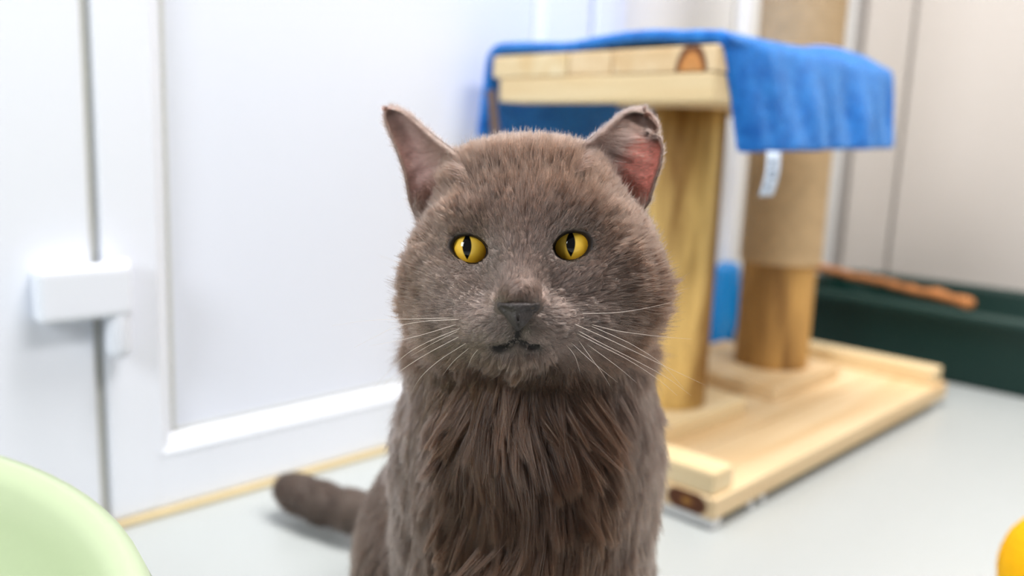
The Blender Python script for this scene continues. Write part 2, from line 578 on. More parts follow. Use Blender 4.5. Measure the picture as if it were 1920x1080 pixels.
# care label on the hem of the towel
def label_at(u, v, z, w, h):
    root = None
    vs, fs = [], []
    NX, NZ = 4, 8
    for i in range(NX + 1):
        for k in range(NZ + 1):
            s = k / NZ
            p = uvz(u + w * (i / NX - 0.5) - 0.010 * s, v + 0.003 * math.sin(s * 3), z - h * s)
            vs.append(p)
    for i in range(NX):
        for k in range(NZ):
            q = i * (NZ + 1) + k
            fs.append((q, q + 1, q + NZ + 2, q + NZ + 1))
    o = mesh_obj('care_label', vs, fs, M_label, tw, True)
    m = o.modifiers.new('thickness', 'SOLIDIFY'); m.thickness = 0.0006
    # printed marks (illegible in the photograph)
    for (a, c, wd, hh) in ((0.2, 0.2, 0.3, 0.10), (0.15, 0.42, 0.5, 0.05), (0.25, 0.55, 0.35, 0.05), (0.2, 0.72, 0.2, 0.10)):
        pv = []
        for (x, y) in ((a, c), (a + wd, c), (a + wd, c + hh), (a, c + hh)):
            pv.append(uvz(u + w * (x - 0.5) - 0.010 * y, v + 0.003 * math.sin(y * 3) + 0.0012, z - h * y))
        mesh_obj('print_mark', pv, [(0, 1, 2, 3)], M_ink, o)
    return o


label_at(0.862, -0.452, 0.400, 0.030, 0.048)

# strap hanging from the near left corner of the platform
pts = []
for k in range(13):
    s = k / 12
    pts.append((0.7665 - 0.004 * s, -0.795 + 0.020 * s + 0.004 * math.sin(s * 3), 0.462 - 0.115 * s))
vs, fs = [], []
for k, (a, c, zz) in enumerate(pts):
    for (dv, du) in ((-0.0065, -0.0012), (0.0065, -0.0012), (0.0065, 0.0012), (-0.0065, 0.0012)):
        vs.append(uvz(a + du - 0.0015, c + dv, zz))
for k in range(len(pts) - 1):
    for e in range(4):
        fs.append((4 * k + e, 4 * k + (e + 1) % 4, 4 * k + 4 + (e + 1) % 4, 4 * k + 4 + e))
fs.append((0, 1, 2, 3)); n4 = 4 * (len(pts) - 1); fs.append((n4 + 3, n4 + 2, n4 + 1, n4))
st = mesh_obj('strap', vs, fs, M_strap, None)
tag(st, 'thin brown strap hanging from the left corner of the platform', 'strap')

# ------------------------------------------------------------------ litter tray and stick
def rounded_rect(hx, hy, r, n=8):
    out = []
    for cx, cy, a0 in ((hx - r, hy - r, 0), (-hx + r, hy - r, 90), (-hx + r, -hy + r, 180), (hx - r, -hy + r, 270)):
        for k in range(n + 1):
            a = math.radians(a0 + 90 * k / n)
            out.append((cx + r * math.cos(a), cy + r * math.sin(a)))
    return out


def loft(levels):
    """levels: (hx, hy, r, z)"""
    vs, fs = [], []
    n = None
    for hx, hy, r, zz in levels:
        ring = rounded_rect(hx, hy, r)
        n = len(ring)
        vs += [(x, y, zz) for x, y in ring]
    for i in range(len(levels) - 1):
        for k in range(n):
            a, b2 = i * n + k, i * n + (k + 1) % n
            fs.append((a, b2, b2 + n, a + n))
    fs.append(tuple(range(n - 1, -1, -1)))
    fs.append(tuple((len(levels) - 1) * n + k for k in range(n)))
    return vs, fs


tray_root = empty('litter_tray', uvz(1.785, -0.545, 0))
tag(tray_root, 'dark green plastic litter tray against the back wall', 'litter tray')
hu, hv = 0.185, 0.275
vs, fs = loft([(hu - 0.035, hv - 0.035, 0.05, 0.0), (hu - 0.030, hv - 0.030, 0.055, 0.006), (hu - 0.010, hv - 0.010, 0.06, 0.118),
               (hu - 0.010, hv - 0.010, 0.06, 0.132), (hu - 0.016, hv - 0.016, 0.055, 0.132), (hu - 0.036, hv - 0.036, 0.05, 0.010),
               (hu - 0.05, hv - 0.05, 0.04, 0.008)])
mesh_obj('tray_body', vs, fs, M_green_tray, tray_root, False, uvz(1.785, -0.545, 0), ROT_U)
vs, fs = loft([(hu - 0.011, hv - 0.011, 0.06, 0.120), (hu, hv, 0.065, 0.118), (hu + 0.002, hv + 0.002, 0.066, 0.124), (hu, hv, 0.065, 0.136),
               (hu - 0.008, hv - 0.008, 0.06, 0.139), (hu - 0.016, hv - 0.016, 0.055, 0.136), (hu - 0.018, hv - 0.018, 0.055, 0.126)])
fs = fs[:-2]
mesh_obj('tray_rim', vs, fs, M_green_tray, tray_root, True, uvz(1.785, -0.545, 0), ROT_U)

a0, a1 = uvz(1.80, -0.812, 0.152), uvz(1.612, -0.448, 0.152)
pts, rad = [], []
for k in range(41):
    s = k / 40
    w = 0.0015 * math.sin(s * 17) + 0.001 * math.sin(s * 41)
    pts.append(a0 + (a1 - a0) * s + np.array([w, w, w * 0.5]))
    r = 0.0088 + 0.0011 * math.sin(s * 60) + 0.0008 * math.sin(s * 97)
    if 0.79 < s < 0.85: r += 0.0035
    if s > 0.9: r += 0.0015
    rad.append(r)
vs, fs = tube(pts, rad, 12)
sk = mesh_obj('stick', vs, fs, M_stick, None, True)
tag(sk, 'knobbly light brown stick lying across the green litter tray', 'stick')

# blue plastic container behind the posts
vs, fs = lathe([(0.0, 0.0), (0.030, 0.0), (0.032, 0.004), (0.028, 0.09), (0.0245, 0.165), (0.022, 0.178), (0.017, 0.186), (0.012, 0.188), (0.0, 0.188)], 32)
vs = [(x * 1.45, y * 0.85, zz) for x, y, zz in vs]
bc = mesh_obj('blue_container', vs, fs, M_blue_pl, None, True, uvz(1.448, -0.834, 0), ROT_U)
tag(bc, 'tapering bright blue plastic container standing behind the round wooden post', 'container')

# ------------------------------------------------------------------ basin and ball
rb, hb_ = 0.325, 0.21
vs, fs = lathe([(0.0, 0.0), (rb * 0.70, 0.0), (rb * 0.74, 0.006), (rb * 0.96, hb_ - 0.02), (rb * 0.975, hb_ - 0.012), (rb * 1.012, hb_ - 0.014),
                (rb * 1.02, hb_ - 0.008), (rb * 1.01, hb_), (rb * 0.985, hb_ + 0.001), (rb * 0.962, hb_ - 0.008), (rb * 0.945, hb_ - 0.022), (rb * 0.73, 0.010), (rb * 0.68, 0.005), (0.0, 0.005)], 96)
bs = mesh_obj('basin', vs, fs, M_basin, None, True, (-0.432, 0.170, 0))
tag(bs, 'large pale green plastic basin at the lower left', 'basin')

bm = bmesh.new()
bmesh.ops.create_icosphere(bm, subdivisions=5, radius=0.06)
for v_ in bm.verts:
    n_ = v_.co.normalized()
    v_.co *= 1 + 0.006 * math.sin(n_.x * 31) * math.sin(n_.y * 27 + 1) + 0.004 * math.sin(n_.z * 43 + n_.x * 9)
bl = bm_obj('ball', bm, M_yellow, None, True, (0.48, 0.66, 0.0596))
tag(bl, 'rough yellow ball on the floor at the right edge', 'ball')

# ------------------------------------------------------------------ the cat
# body: one continuous surface grown from smoothly joined volumes (signed distances on a grid)
GH = 0.0018
LO = np.array([-0.285, 0.335, -0.004])
HI = np.array([0.150, 0.935, 0.440])
NS = np.ceil((HI - LO) / GH).astype(int) + 1
FLD = np.full(NS, 1.0, np.float32)
CAMAX = np.array([RIGHT, UP, FWD])
WORLDAX = np.eye(3)


def grid_box(c, ext):
    i0 = np.maximum(np.floor((c - ext - LO) / GH).astype(int), 0)
    i1 = np.minimum(np.ceil((c + ext - LO) / GH).astype(int) + 1, NS)
    if np.any(i1 <= i0): return None, None
    sl = tuple(slice(a, b2) for a, b2 in zip(i0, i1))
    g = np.meshgrid(*[LO[k] + GH * np.arange(i0[k], i1[k]) for k in range(3)], indexing='ij')
    return sl, np.stack(g, -1).astype(np.float32)


def sd_ell(P, c, r, ax):
    q = (P - c.astype(np.float32)) @ ax.T.astype(np.float32)
    r = np.array(r, np.float32)
    k0 = np.linalg.norm(q / r, axis=-1)
    k1 = np.linalg.norm(q / (r * r), axis=-1) + 1e-9
    return k0 * (k0 - 1) / k1


def sd_cone(P, a, b2, ra, rb2):
    a = a.astype(np.float32); d = (b2 - a).astype(np.float32)
    t = np.clip(((P - a) @ d) / float(d @ d), 0, 1)
    return np.linalg.norm(P - a - t[..., None] * d, axis=-1) - (ra + (rb2 - ra) * t)


def s_union(a, b2, k):
    h = np.maximum(k - np.abs(a - b2), 0) / k
    return np.minimum(a, b2) - h * h * k * 0.25


def s_cut(a, b2, k):
    h = np.maximum(k - np.abs(a + b2), 0) / k
    return np.maximum(a, -b2) + h * h * k * 0.25


def add_ell(c, r, k=0.02, ax=CAMAX):
    c = np.array(c)
    sl, P = grid_box(c, np.full(3, max(r) + k + 0.01))
    FLD[sl] = s_union(FLD[sl], sd_ell(P, c, r, ax), k)


def add_cone(a, b2, ra, rb2, k=0.02):
    a, b2 = np.array(a), np.array(b2)
    c = (a + b2) / 2
    sl, P = grid_box(c, np.abs(b2 - a) / 2 + max(ra, rb2) + k + 0.01)
    FLD[sl] = s_union(FLD[sl], sd_cone(P, a, b2, ra, rb2), k)


def cut_ell(c, r, k=0.003, ax=CAMAX):
    c = np.array(c)
    sl, P = grid_box(c, np.full(3, max(r) + k + 0.01))
    FLD[sl] = s_cut(FLD[sl], sd_ell(P, c, r, ax), k)


def cut_cone(a, b2, ra, rb2, k=0.003):
    a, b2 = np.array(a), np.array(b2)
    c = (a + b2) / 2
    sl, P = grid_box(c, np.abs(b2 - a) / 2 + max(ra, rb2) + k + 0.01)
    FLD[sl] = s_cut(FLD[sl], sd_cone(P, a, b2, ra, rb2), k)


def hell(x, y, d, rx, ry, rz, k=0.02):
    """head volume: direction in the picture, depth, half sizes (px, px, m)"""
    add_ell(pt(x, y, d), (rx * d / F, ry * d / F, rz), k)


BX = 0.0125                                     # body axis
# trunk, from the neck down to the rump
add_ell((BX - 0.004, 0.485, 0.285), (0.050, 0.052, 0.075), 0.03, WORLDAX)
add_ell(pt(990, 870, 0.478), (0.0600, 0.062, 0.120), 0.04, WORLDAX)
add_ell(pt(996, 790, 0.474), (0.0540, 0.050, 0.06), 0.03, WORLDAX)
add_ell((BX, 0.495, 0.155), (0.0735, 0.075, 0.10), 0.04, WORLDAX)
add_ell((BX, 0.575, 0.165), (0.070, 0.085, 0.115), 0.05, WORLDAX)
add_ell((BX - 0.012, 0.640, 0.105), (0.088, 0.085, 0.095), 0.04, WORLDAX)
# thighs and hind feet
add_ell((BX - 0.086, 0.595, 0.085), (0.036, 0.075, 0.075), 0.03, WORLDAX)
add_ell((BX + 0.066, 0.600, 0.080), (0.036, 0.075, 0.072), 0.03, WORLDAX)
for sx, ox in ((-1, BX - 0.088), (1, BX + 0.072)):
    add_cone((ox, 0.60, 0.022), (ox + sx * 0.004, 0.490, 0.017), 0.020, 0.017, 0.015)
    add_ell((ox + sx * 0.004, 0.478, 0.017), (0.021, 0.028, 0.016), 0.010, WORLDAX)
# shoulders, front legs, paws
for sx in (-1, 1):
    sh = (BX + sx * 0.0385, 0.465, 0.225)
    el = (BX + sx * 0.040, 0.470, 0.130)
    wr = (BX + sx * 0.032, 0.440, 0.035)
    add_ell(sh, (0.026, 0.035, 0.055), 0.02, WORLDAX)
    add_cone(sh, el, 0.030, 0.025, 0.02)
    add_cone(el, wr, 0.024, 0.016, 0.012)
    add_ell((BX + sx * 0.032, 0.424, 0.017), (0.020, 0.026, 0.017), 0.010, WORLDAX)
    for tx in (-0.011, -0.004, 0.004, 0.011):
        add_ell((BX + sx * 0.032 + tx, 0.404 + abs(tx) * 0.5, 0.012), (0.0055, 0.009, 0.010), 0.004, WORLDAX)
# tail
TAIL = [(-0.010, 0.700, 0.060, 0.022), (-0.050, 0.742, 0.044, 0.0195), (-0.105, 0.778, 0.036, 0.0185), (-0.152, 0.800, 0.031, 0.0185),
        (-0.185, 0.820, 0.029, 0.0195), (-0.212, 0.838, 0.029, 0.0185), (-0.226, 0.846, 0.031, 0.0160)]
for (a, b2) in zip(TAIL[:-1], TAIL[1:]):
    add_cone(a[:3], b2[:3], a[3], b2[3], 0.012)

# head
hell(984, 428, 0.430, 160, 132, 0.050)
hell(915, 352, 0.430, 58, 42, 0.026, 0.03)
hell(1056, 350, 0.430, 56, 42, 0.026, 0.03)
hell(874, 480, 0.420, 66, 60, 0.030)
hell(978, 505, 0.408, 158, 120, 0.030)
hell(850, 552, 0.420, 82, 92, 0.030)
hell(1146, 545, 0.420, 88, 100, 0.032)
hell(978, 625, 0.425, 160, 62, 0.032)
hell(992, 660, 0.468, 185, 100, 0.040, 0.02)
hell(1055, 470, 0.425, 150, 105, 0.036)
# brows
hell(884, 424, 0.398, 58, 26, 0.012, 0.012)
hell(1068, 418, 0.398, 58, 26, 0.012, 0.012)
# nose bridge
add_cone(pt(978, 440, 0.394), pt(973, 556, 0.3665), 0.0105, 0.0078, 0.016)
hell(972, 566, 0.3635, 30, 17, 0.007, 0.008)
# whisker pads, chin
hell(922, 606, 0.3785, 60, 40, 0.0140, 0.012)
hell(1022, 604, 0.3785, 60, 40, 0.0140, 0.012)
hell(870, 596, 0.396, 62, 48, 0.014, 0.016)
hell(1076, 594, 0.396, 64, 48, 0.014, 0.016)
hell(967, 657, 0.3880, 66, 27, 0.0125, 0.008)
# cheek bones below the eyes
hell(895, 540, 0.3925, 48, 34, 0.011, 0.015)
hell(1058, 536, 0.3925, 50, 34, 0.011, 0.015)

# eyes: lids hug the eyeballs, an almond opening is cut through them
EYES = []
for (ex, ey, ed, tilt, hw, hh) in ((880, 467, 0.3935, 0.34, 37.0, 26.5), (1073, 461, 0.3935, -0.27, 37.0, 27.0)):
    c = pt(ex, ey, ed)
    ER = 0.0107
    add_ell(c, (ER + 0.0016, ER + 0.0012, ER + 0.0016), 0.006)
    EYES.append((c, ER, tilt, ex, ey, hw, hh))
for (c, ER, tilt, ex, ey, hw, hh) in EYES:
    ax2 = np.array([RIGHT * math.cos(tilt) - UP * math.sin(tilt), UP * math.cos(tilt) + RIGHT * math.sin(tilt), FWD])
    s = 0.3835 / F
    cut_ell(pt(ex, ey, 0.3775), (hw * s, hh * s, 0.0165), 0.0012, ax2)
def surf_d(x, y, d0=0.345, d1=0.47):
    dd = np.arange(d0, d1, 0.0004)
    Q = CAM + ray(x, y)[None, :] * dd[:, None]
    ii = np.clip(np.rint((Q - LO) / GH).astype(int), 0, NS - 1)
    hit = np.nonzero(FLD[ii[:, 0], ii[:, 1], ii[:, 2]] < 0)[0]
    return float(dd[hit[0]]) if len(hit) else d1


# mouth line and lip groove
MOUTH = [[(972, 612), (970, 628), (969, 641)], [(969, 641), (952, 650), (940, 654), (930, 656)],
         [(969, 641), (986, 648), (998, 651), (1006, 652)]]
MOUTH = [[(x, y, surf_d(x, y)) for x, y in l] for l in MOUTH]
for line in MOUTH:
    for a, b2 in zip(line[:-1], line[1:]):
        cut_cone(pt(*a), pt(*b2), 0.0015, 0.0013, 0.0018)
# ear canals
cut_ell(pt(822, 372, 0.428), (0.010, 0.014, 0.014), 0.006)
cut_ell(pt(1172, 352, 0.428), (0.012, 0.013, 0.014), 0.006)


def surface_nets(Fd, lo, h):
    ins = Fd < 0
    mixed = np.zeros(tuple(np.array(Fd.shape) - 1), bool)
    allin = np.ones_like(mixed)
    for dx in (0, 1):
        for dy in (0, 1):
            for dz in (0, 1):
                s = ins[dx:Fd.shape[0] - 1 + dx, dy:Fd.shape[1] - 1 + dy, dz:Fd.shape[2] - 1 + dz]
                mixed |= s
                allin &= s
    mixed &= ~allin
    idx = np.argwhere(mixed)
    vid = np.full(mixed.shape, -1, np.int32)
    vid[tuple(idx.T)] = np.arange(len(idx))
    cor = np.array([(x, y, z) for x in (0, 1) for y in (0, 1) for z in (0, 1)])
    val = np.stack([Fd[idx[:, 0] + c[0], idx[:, 1] + c[1], idx[:, 2] + c[2]] for c in cor], 1)
    acc = np.zeros((len(idx), 3)); cnt = np.zeros(len(idx))
    for i in range(8):
        for j in range(i + 1, 8):
            if np.abs(cor[i] - cor[j]).sum() != 1: continue
            a, b2 = val[:, i], val[:, j]
            m = (a < 0) != (b2 < 0)
            t = np.where(m, a / np.where(m, a - b2, 1), 0)
            p = cor[i] + t[:, None] * (cor[j] - cor[i])
            acc[m] += p[m]; cnt[m] += 1
    verts = lo + h * (idx + acc / cnt[:, None])
    quads = []
    for ax in range(3):
        o1, o2 = [(1, 2), (2, 0), (0, 1)][ax]
        sh = list(Fd.shape)
        s0 = [slice(None)] * 3; s1 = [slice(None)] * 3
        s0[ax] = slice(0, sh[ax] - 1); s1[ax] = slice(1, sh[ax])
        A, B = ins[tuple(s0)], ins[tuple(s1)]
        e = np.argwhere(A != B)
        ok = (e[:, o1] > 0) & (e[:, o2] > 0) & (e[:, o1] < sh[o1] - 1) & (e[:, o2] < sh[o2] - 1)
        e = e[ok]
        fl_ = A[tuple(e.T)]
        def cell(d1, d2):
            q = e.copy(); q[:, o1] -= d1; q[:, o2] -= d2
            return vid[tuple(q.T)]
        q = np.stack([cell(1, 1), cell(0, 1), cell(0, 0), cell(1, 0)], 1)
        q[~fl_] = q[~fl_][:, ::-1]
        quads.append(q)
    return verts, np.concatenate(quads)


bv, bq = surface_nets(FLD, LO, GH)


# ears: concave shells with their own thickness, rooted in the skull
def resample(poly, n):
    P = np.array(poly, float)
    sarr = np.r_[0, np.cumsum(np.linalg.norm(np.diff(P[:, :2], axis=0), axis=1))]
    t = np.linspace(0, sarr[-1], n)
    return np.stack([np.interp(t, sarr, P[:, k]) for k in range(3)], 1)


def ear(outer, inner, bowl, fold=0.0):
    NT, NSS = 40, 22
    A, B = resample(outer, NT), resample(inner, NT)
    fr = np.zeros((NT, NSS, 3))
    for i in range(NT):
        t = i / (NT - 1)
        for j in range(NSS):
            s = j / (NSS - 1)
            p = A[i] * (1 - s) + B[i] * s
            depth = bowl * (1 - t) ** 0.6 * math.sin(math.pi * s) ** 0.7 * (1 - 0.2 * t)
            # lips of the shell roll forward a little
            lip = 0.0015 * (math.exp(-(s / 0.08) ** 2) + math.exp(-((1 - s) / 0.08) ** 2))
            ridge = 0.0007 * math.sin(t * 46 + 3 * s) * math.sin(math.pi * s) * (1 - t)
            fr[i, j] = pt(p[0], p[1], p[2] + depth - lip + ridge)
    du = np.gradient(fr, axis=0); dv = np.gradient(fr, axis=1)
    nn = np.cross(du, dv); nn /= np.linalg.norm(nn, axis=-1, keepdims=True) + 1e-12
    if (nn[NT // 2, NSS // 2] @ FWD) > 0: nn = -nn        # towards the camera
    ed = np.minimum(np.linspace(0, 1, NSS), np.linspace(1, 0, NSS))
    th = 0.0008 + 0.0016 * np.clip(ed / 0.25, 0, 1)
    tt = np.clip((1 - np.linspace(0, 1, NT)) / 0.1, 0.25, 1)
    bk = fr - nn * (th[None, :, None] * tt[:, None, None])
    return fr, bk, nn


EAR_L = ear([(800, 440, .424), (785, 418, .422), (768, 375, .421), (760, 325, .424), (746, 285, .428), (731, 247, .433), (721, 222, .437), (724, 207, .439)],
            [(892, 352, .394), (874, 318, .399), (862, 294, .405), (845, 279, .412), (815, 257, .423), (787, 233, .432), (762, 212, .437), (747, 205, .439)], 0.016)
EAR_R = ear([(1178, 432, .424), (1200, 400, .422), (1217, 378, .420), (1226, 345, .420), (1238, 310, .421), (1242, 278, .424), (1236, 257, .427), (1219, 256, .430),
             (1234, 243, .431), (1229, 228, .435), (1214, 215, .438)],
            [(1072, 330, .394), (1086, 300, .399), (1094, 273, .405), (1120, 250, .412), (1145, 229, .423), (1164, 213, .432), (1182, 206, .437), (1199, 207, .438)], 0.018)

allv = [bv]; allq = [bq]; off = len(bv)
for fr, bk, nn in (EAR_L, EAR_R):
    NT, NSS = fr.shape[:2]
    allv += [fr.reshape(-1, 3), bk.reshape(-1, 3)]
    I = np.arange(NT * NSS).reshape(NT, NSS)
    q = np.stack([I[:-1, :-1], I[1:, :-1], I[1:, 1:], I[:-1, 1:]], -1).reshape(-1, 4)
    c = np.cross(fr[1, 0] - fr[0, 0], fr[0, 1] - fr[0, 0])
    flip = (np.cross(fr[21, 10] - fr[20, 10], fr[20, 11] - fr[20, 10]) @ nn[20, 10]) < 0
    if flip: q = q[:, ::-1]
    allq += [q + off, q[:, ::-1] + off + NT * NSS]
    loop = list(I[:, 0]) + list(I[-1, 1:]) + list(I[::-1, -1][1:]) + list(I[0, ::-1][1:])
    loop = np.array(loop)
    b4 = np.stack([loop[:-1], loop[:-1] + NT * NSS, loop[1:] + NT * NSS, loop[1:]], 1)
    if flip: b4 = b4[:, ::-1]
    allq.append(b4 + off)
    off += 2 * NT * NSS
VA = np.concatenate(allv); QA = np.concatenate(allq)

cat = empty('cat', (BX, 0.56, 0.0))
tag(cat, 'grey brown cat with yellow eyes sitting and facing the camera', 'cat')


def fast_mesh(name, verts, quads, mat, parent):
    me = bpy.data.meshes.new(name)
    me.vertices.add(len(verts)); me.vertices.foreach_set('co', np.ascontiguousarray(verts, np.float32).ravel())
    k = quads.shape[1]
    me.loops.add(quads.size); me.loops.foreach_set('vertex_index', np.ascontiguousarray(quads, np.int32).ravel())
    me.polygons.add(len(quads)); me.polygons.foreach_set('loop_start', np.arange(0, quads.size, k, dtype=np.int32))
    me.polygons.foreach_set('use_smooth', np.ones(len(quads), bool))
    me.update(calc_edges=True)
    me.materials.append(mat)
    o = bpy.data.objects.new(name, me)
    COL.objects.link(o)
    put(o, parent)
    return o


# skin colour per vertex: dark under the coat, pink inside the ears, black lips and lids
def seg_dist(P, pts3):
    best = np.full(len(P), 9.0)
    for a, b2 in zip(pts3[:-1], pts3[1:]):
        a, b2 = np.array(a), np.array(b2)
        d = b2 - a
        t = np.clip((P - a) @ d / (d @ d), 0, 1)
        best = np.minimum(best, np.linalg.norm(P - a - t[:, None] * d, axis=1))
    return best


def to_px(P):
    q = (P - CAM) @ CAMAX.T
    return np.stack([960 + F * q[:, 0] / q[:, 2], 540 - F * q[:, 1] / q[:, 2], q[:, 2]], 1)


def sstep(a, b2, x):
    t = np.clip((x - a) / (b2 - a), 0, 1)
    return t * t * (3 - 2 * t)


def eye_metric(P):
    """1 at the edge of an eye opening, measured in the almond's own ellipse"""
    px = to_px(P)
    best = np.full(len(P), 99.0)
    for (c, ER, tilt, ex, ey, hw, hh) in EYES:
        dx, dy = px[:, 0] - ex, px[:, 1] - ey
        a = dx * math.cos(tilt) + dy * math.sin(tilt)
        b2 = -dx * math.sin(tilt) + dy * math.cos(tilt)
        m = np.sqrt((a / hw) ** 2 + (b2 / hh) ** 2)
        m = np.where(px[:, 2] < 0.41, m, 99)
        best = np.minimum(best, m)
    return best


skin = np.tile(np.array(srgb(96, 84, 77)[:3]), (len(VA), 1))
em = eye_metric(VA[:len(bv)])
w = 1 - sstep(1.02, 1.13, em)
skin[:len(bv)] = skin[:len(bv)] * (1 - w[:, None]) + np.array(srgb(38, 31, 30)[:3]) * w[:, None]
md = np.min([seg_dist(VA[:len(bv)], [pt(*p) for p in l]) for l in MOUTH], axis=0)
w = 1 - sstep(0.0016, 0.0028, md)
skin[:len(bv)] = skin[:len(bv)] * (1 - w[:, None]) + np.array(srgb(30, 25, 25)[:3]) * w[:, None]
off = len(bv)
for ei, (fr, bk, nn) in enumerate((EAR_L, EAR_R)):
    NT, NSS = fr.shape[:2]
    t = np.repeat(np.linspace(0, 1, NT), NSS); s = np.tile(np.linspace(0, 1, NSS), NT)
    furry = np.array((srgb(118, 98, 90) if ei == 0 else srgb(92, 72, 64))[:3])
    if ei == 0:
        pink = np.array(srgb(186, 154, 149)[:3]); w = sstep(0.0, 0.12, s) * (1 - sstep(0.55, 0.85, s)) * (1 - sstep(0.62, 0.85, t)) * 0.9
    else:
        pink = np.array(srgb(206, 128, 116)[:3]); w = sstep(0.0, 0.06, s) * (1 - sstep(0.42, 0.66, s)) * (1 - sstep(0.60, 0.72, t))
    skin[off:off + NT * NSS] = furry * (1 - w[:, None]) + pink * w[:, None]
    skin[off + NT * NSS:off + 2 * NT * NSS] = furry
    off += 2 * NT * NSS

M_skin, nt, b = new_mat('cat_skin')
b.inputs['Roughness'].default_value = 0.6
b.inputs['Specular IOR Level'].default_value = 0.3
at = nt.nodes.new('ShaderNodeAttribute'); at.attribute_name = 'skin'
nz = nt.nodes.new('ShaderNodeTexNoise'); nz.inputs['Scale'].default_value = 260; nz.inputs['Detail'].default_value = 4
tcn = nt.nodes.new('ShaderNodeTexCoord'); nt.links.new(tcn.outputs['Object'], nz.inputs['Vector'])
mr = nt.nodes.new('ShaderNodeMapRange'); mr.inputs['To Min'].default_value = 0.8; mr.inputs['To Max'].default_value = 1.2
nt.links.new(nz.outputs['Fac'], mr.inputs['Value'])
vm = nt.nodes.new('ShaderNodeVectorMath'); vm.operation = 'SCALE'
nt.links.new(at.outputs['Color'], vm.inputs[0]); nt.links.new(mr.outputs['Result'], vm.inputs['Scale'])
nt.links.new(vm.outputs['Vector'], b.inputs['Base Color'])
tl = nt.nodes.new('ShaderNodeBsdfTranslucent'); nt.links.new(vm.outputs['Vector'], tl.inputs['Color'])
ms = nt.nodes.new('ShaderNodeMixShader'); ms.inputs[0].default_value = 0.25
nt.links.new(b.outputs[0], ms.inputs[1]); nt.links.new(tl.outputs[0], ms.inputs[2])
nt.links.new(ms.outputs[0], nt.nodes['Material Output'].inputs['Surface'])

body = fast_mesh('body', VA, QA, M_skin, cat)
ca = body.data.attributes.new('skin', 'FLOAT_COLOR', 'POINT')
ca.data.foreach_set('color', np.c_[skin, np.ones(len(skin))].astype(np.float32).ravel())

# eyes
M_eye, nt, b = new_mat('amber_eye')
N, L = nt.nodes, nt.links
tcn = N.new('ShaderNodeTexCoord')
sep = N.new('ShaderNodeSeparateXYZ'); L.new(tcn.outputs['Object'], sep.inputs[0])


def mth(op, a, b2=None):
    n_ = N.new('ShaderNodeMath'); n_.operation = op
    for i, s in enumerate((a, b2)):
        if s is None: continue
        if isinstance(s, (int, float)): n_.inputs[i].default_value = s
        else: L.new(s, n_.inputs[i])
    return n_.outputs[0]


# local axes: X right, Y up, Z towards the viewer, unit = eyeball radius
rad2 = mth('SQRT', mth('ADD', mth('MULTIPLY', sep.outputs['X'], sep.outputs['X']), mth('MULTIPLY', sep.outputs['Y'], sep.outputs['Y'])))
ir = N.new('ShaderNodeValToRGB')
e = ir.color_ramp.elements
e[0].position = 0.0; e[0].color = srgb(232, 196, 104)
e[1].position = 0.40; e[1].color = srgb(242, 196, 72)
x = e.new(0.66); x.color = srgb(244, 184, 44)
x = e.new(0.82); x.color = srgb(226, 154, 26)
x = e.new(0.93); x.color = srgb(200, 120, 14)
x = e.new(0.97); x.color = srgb(60, 36, 16)
x = e.new(1.0); x.color = srgb(30, 22, 18)
nz = N.new('ShaderNodeTexNoise'); nz.inputs['Scale'].default_value = 6; nz.inputs['Detail'].default_value = 5
L.new(tcn.outputs['Object'], nz.inputs['Vector'])
L.new(mth('ADD', rad2, mth('MULTIPLY', mth('SUBTRACT', nz.outputs['Fac'], 0.5), 0.10)), ir.inputs['Fac'])
# slit pupil: |x| < w * (1 - (y/h)^2)
py_ = mth('DIVIDE', sep.outputs['Y'], 0.56)
lim = mth('MULTIPLY', mth('SUBTRACT', 1.0, mth('MULTIPLY', py_, py_)), 0.195)
pm = N.new('ShaderNodeMapRange'); pm.inputs['From Min'].default_value = -0.02; pm.inputs['From Max'].default_value = 0.02
L.new(mth('SUBTRACT', lim, mth('ABSOLUTE', sep.outputs['X'])), pm.inputs['Value'])
mx = N.new('ShaderNodeMix'); mx.data_type = 'RGBA'
L.new(pm.outputs[0], mx.inputs['Factor']); L.new(ir.outputs['Color'], mx.inputs['A']); mx.inputs['B'].default_value = srgb(8, 8, 10)
L.new(mx.outputs['Result'], b.inputs['Base Color'])
b.inputs['Roughness'].default_value = 0.35
b.inputs['Specular IOR Level'].default_value = 0.0
b.inputs['Coat Weight'].default_value = 1.0
b.inputs['Coat Roughness'].default_value = 0.02
b.inputs['Coat IOR'].default_value = 1.45

for (c, ER, tilt, ex, ey, hw, hh), gaze in zip(EYES, ((-4.5, -6), (-3.0, -5))):
    bm = bmesh.new()
    bmesh.ops.create_uvsphere(bm, u_segments=48, v_segments=32, radius=1.0)
    for v_ in bm.verts:                       # slight corneal dome
        rr = math.hypot(v_.co.x, v_.co.y)
        if v_.co.z > 0: v_.co.z += 0.06 * max(0, 1 - (rr / 0.75) ** 2)
    me = bpy.data.meshes.new('eye'); bm.to_mesh(me); bm.free()
    me.polygons.foreach_set('use_smooth', [True] * len(me.polygons))
    me.materials.append(M_eye)
    o = bpy.data.objects.new('eye', me); COL.objects.link(o)
    tgt = CAM + ray(ex + gaze[0], ey + gaze[1]) * 0.3825
    zax = Vector(tgt - c).normalized()
    yax = Vector(UP); xax = yax.cross(zax).normalized(); yax = zax.cross(xax)
    o.matrix_world = Matrix.Translation(Vector(c)) @ Matrix((xax, yax, zax)).transposed().to_4x4() @ Matrix.Scale(ER, 4)
    o['label'] = 'yellow eye with a slit pupil'
    put(o, cat)

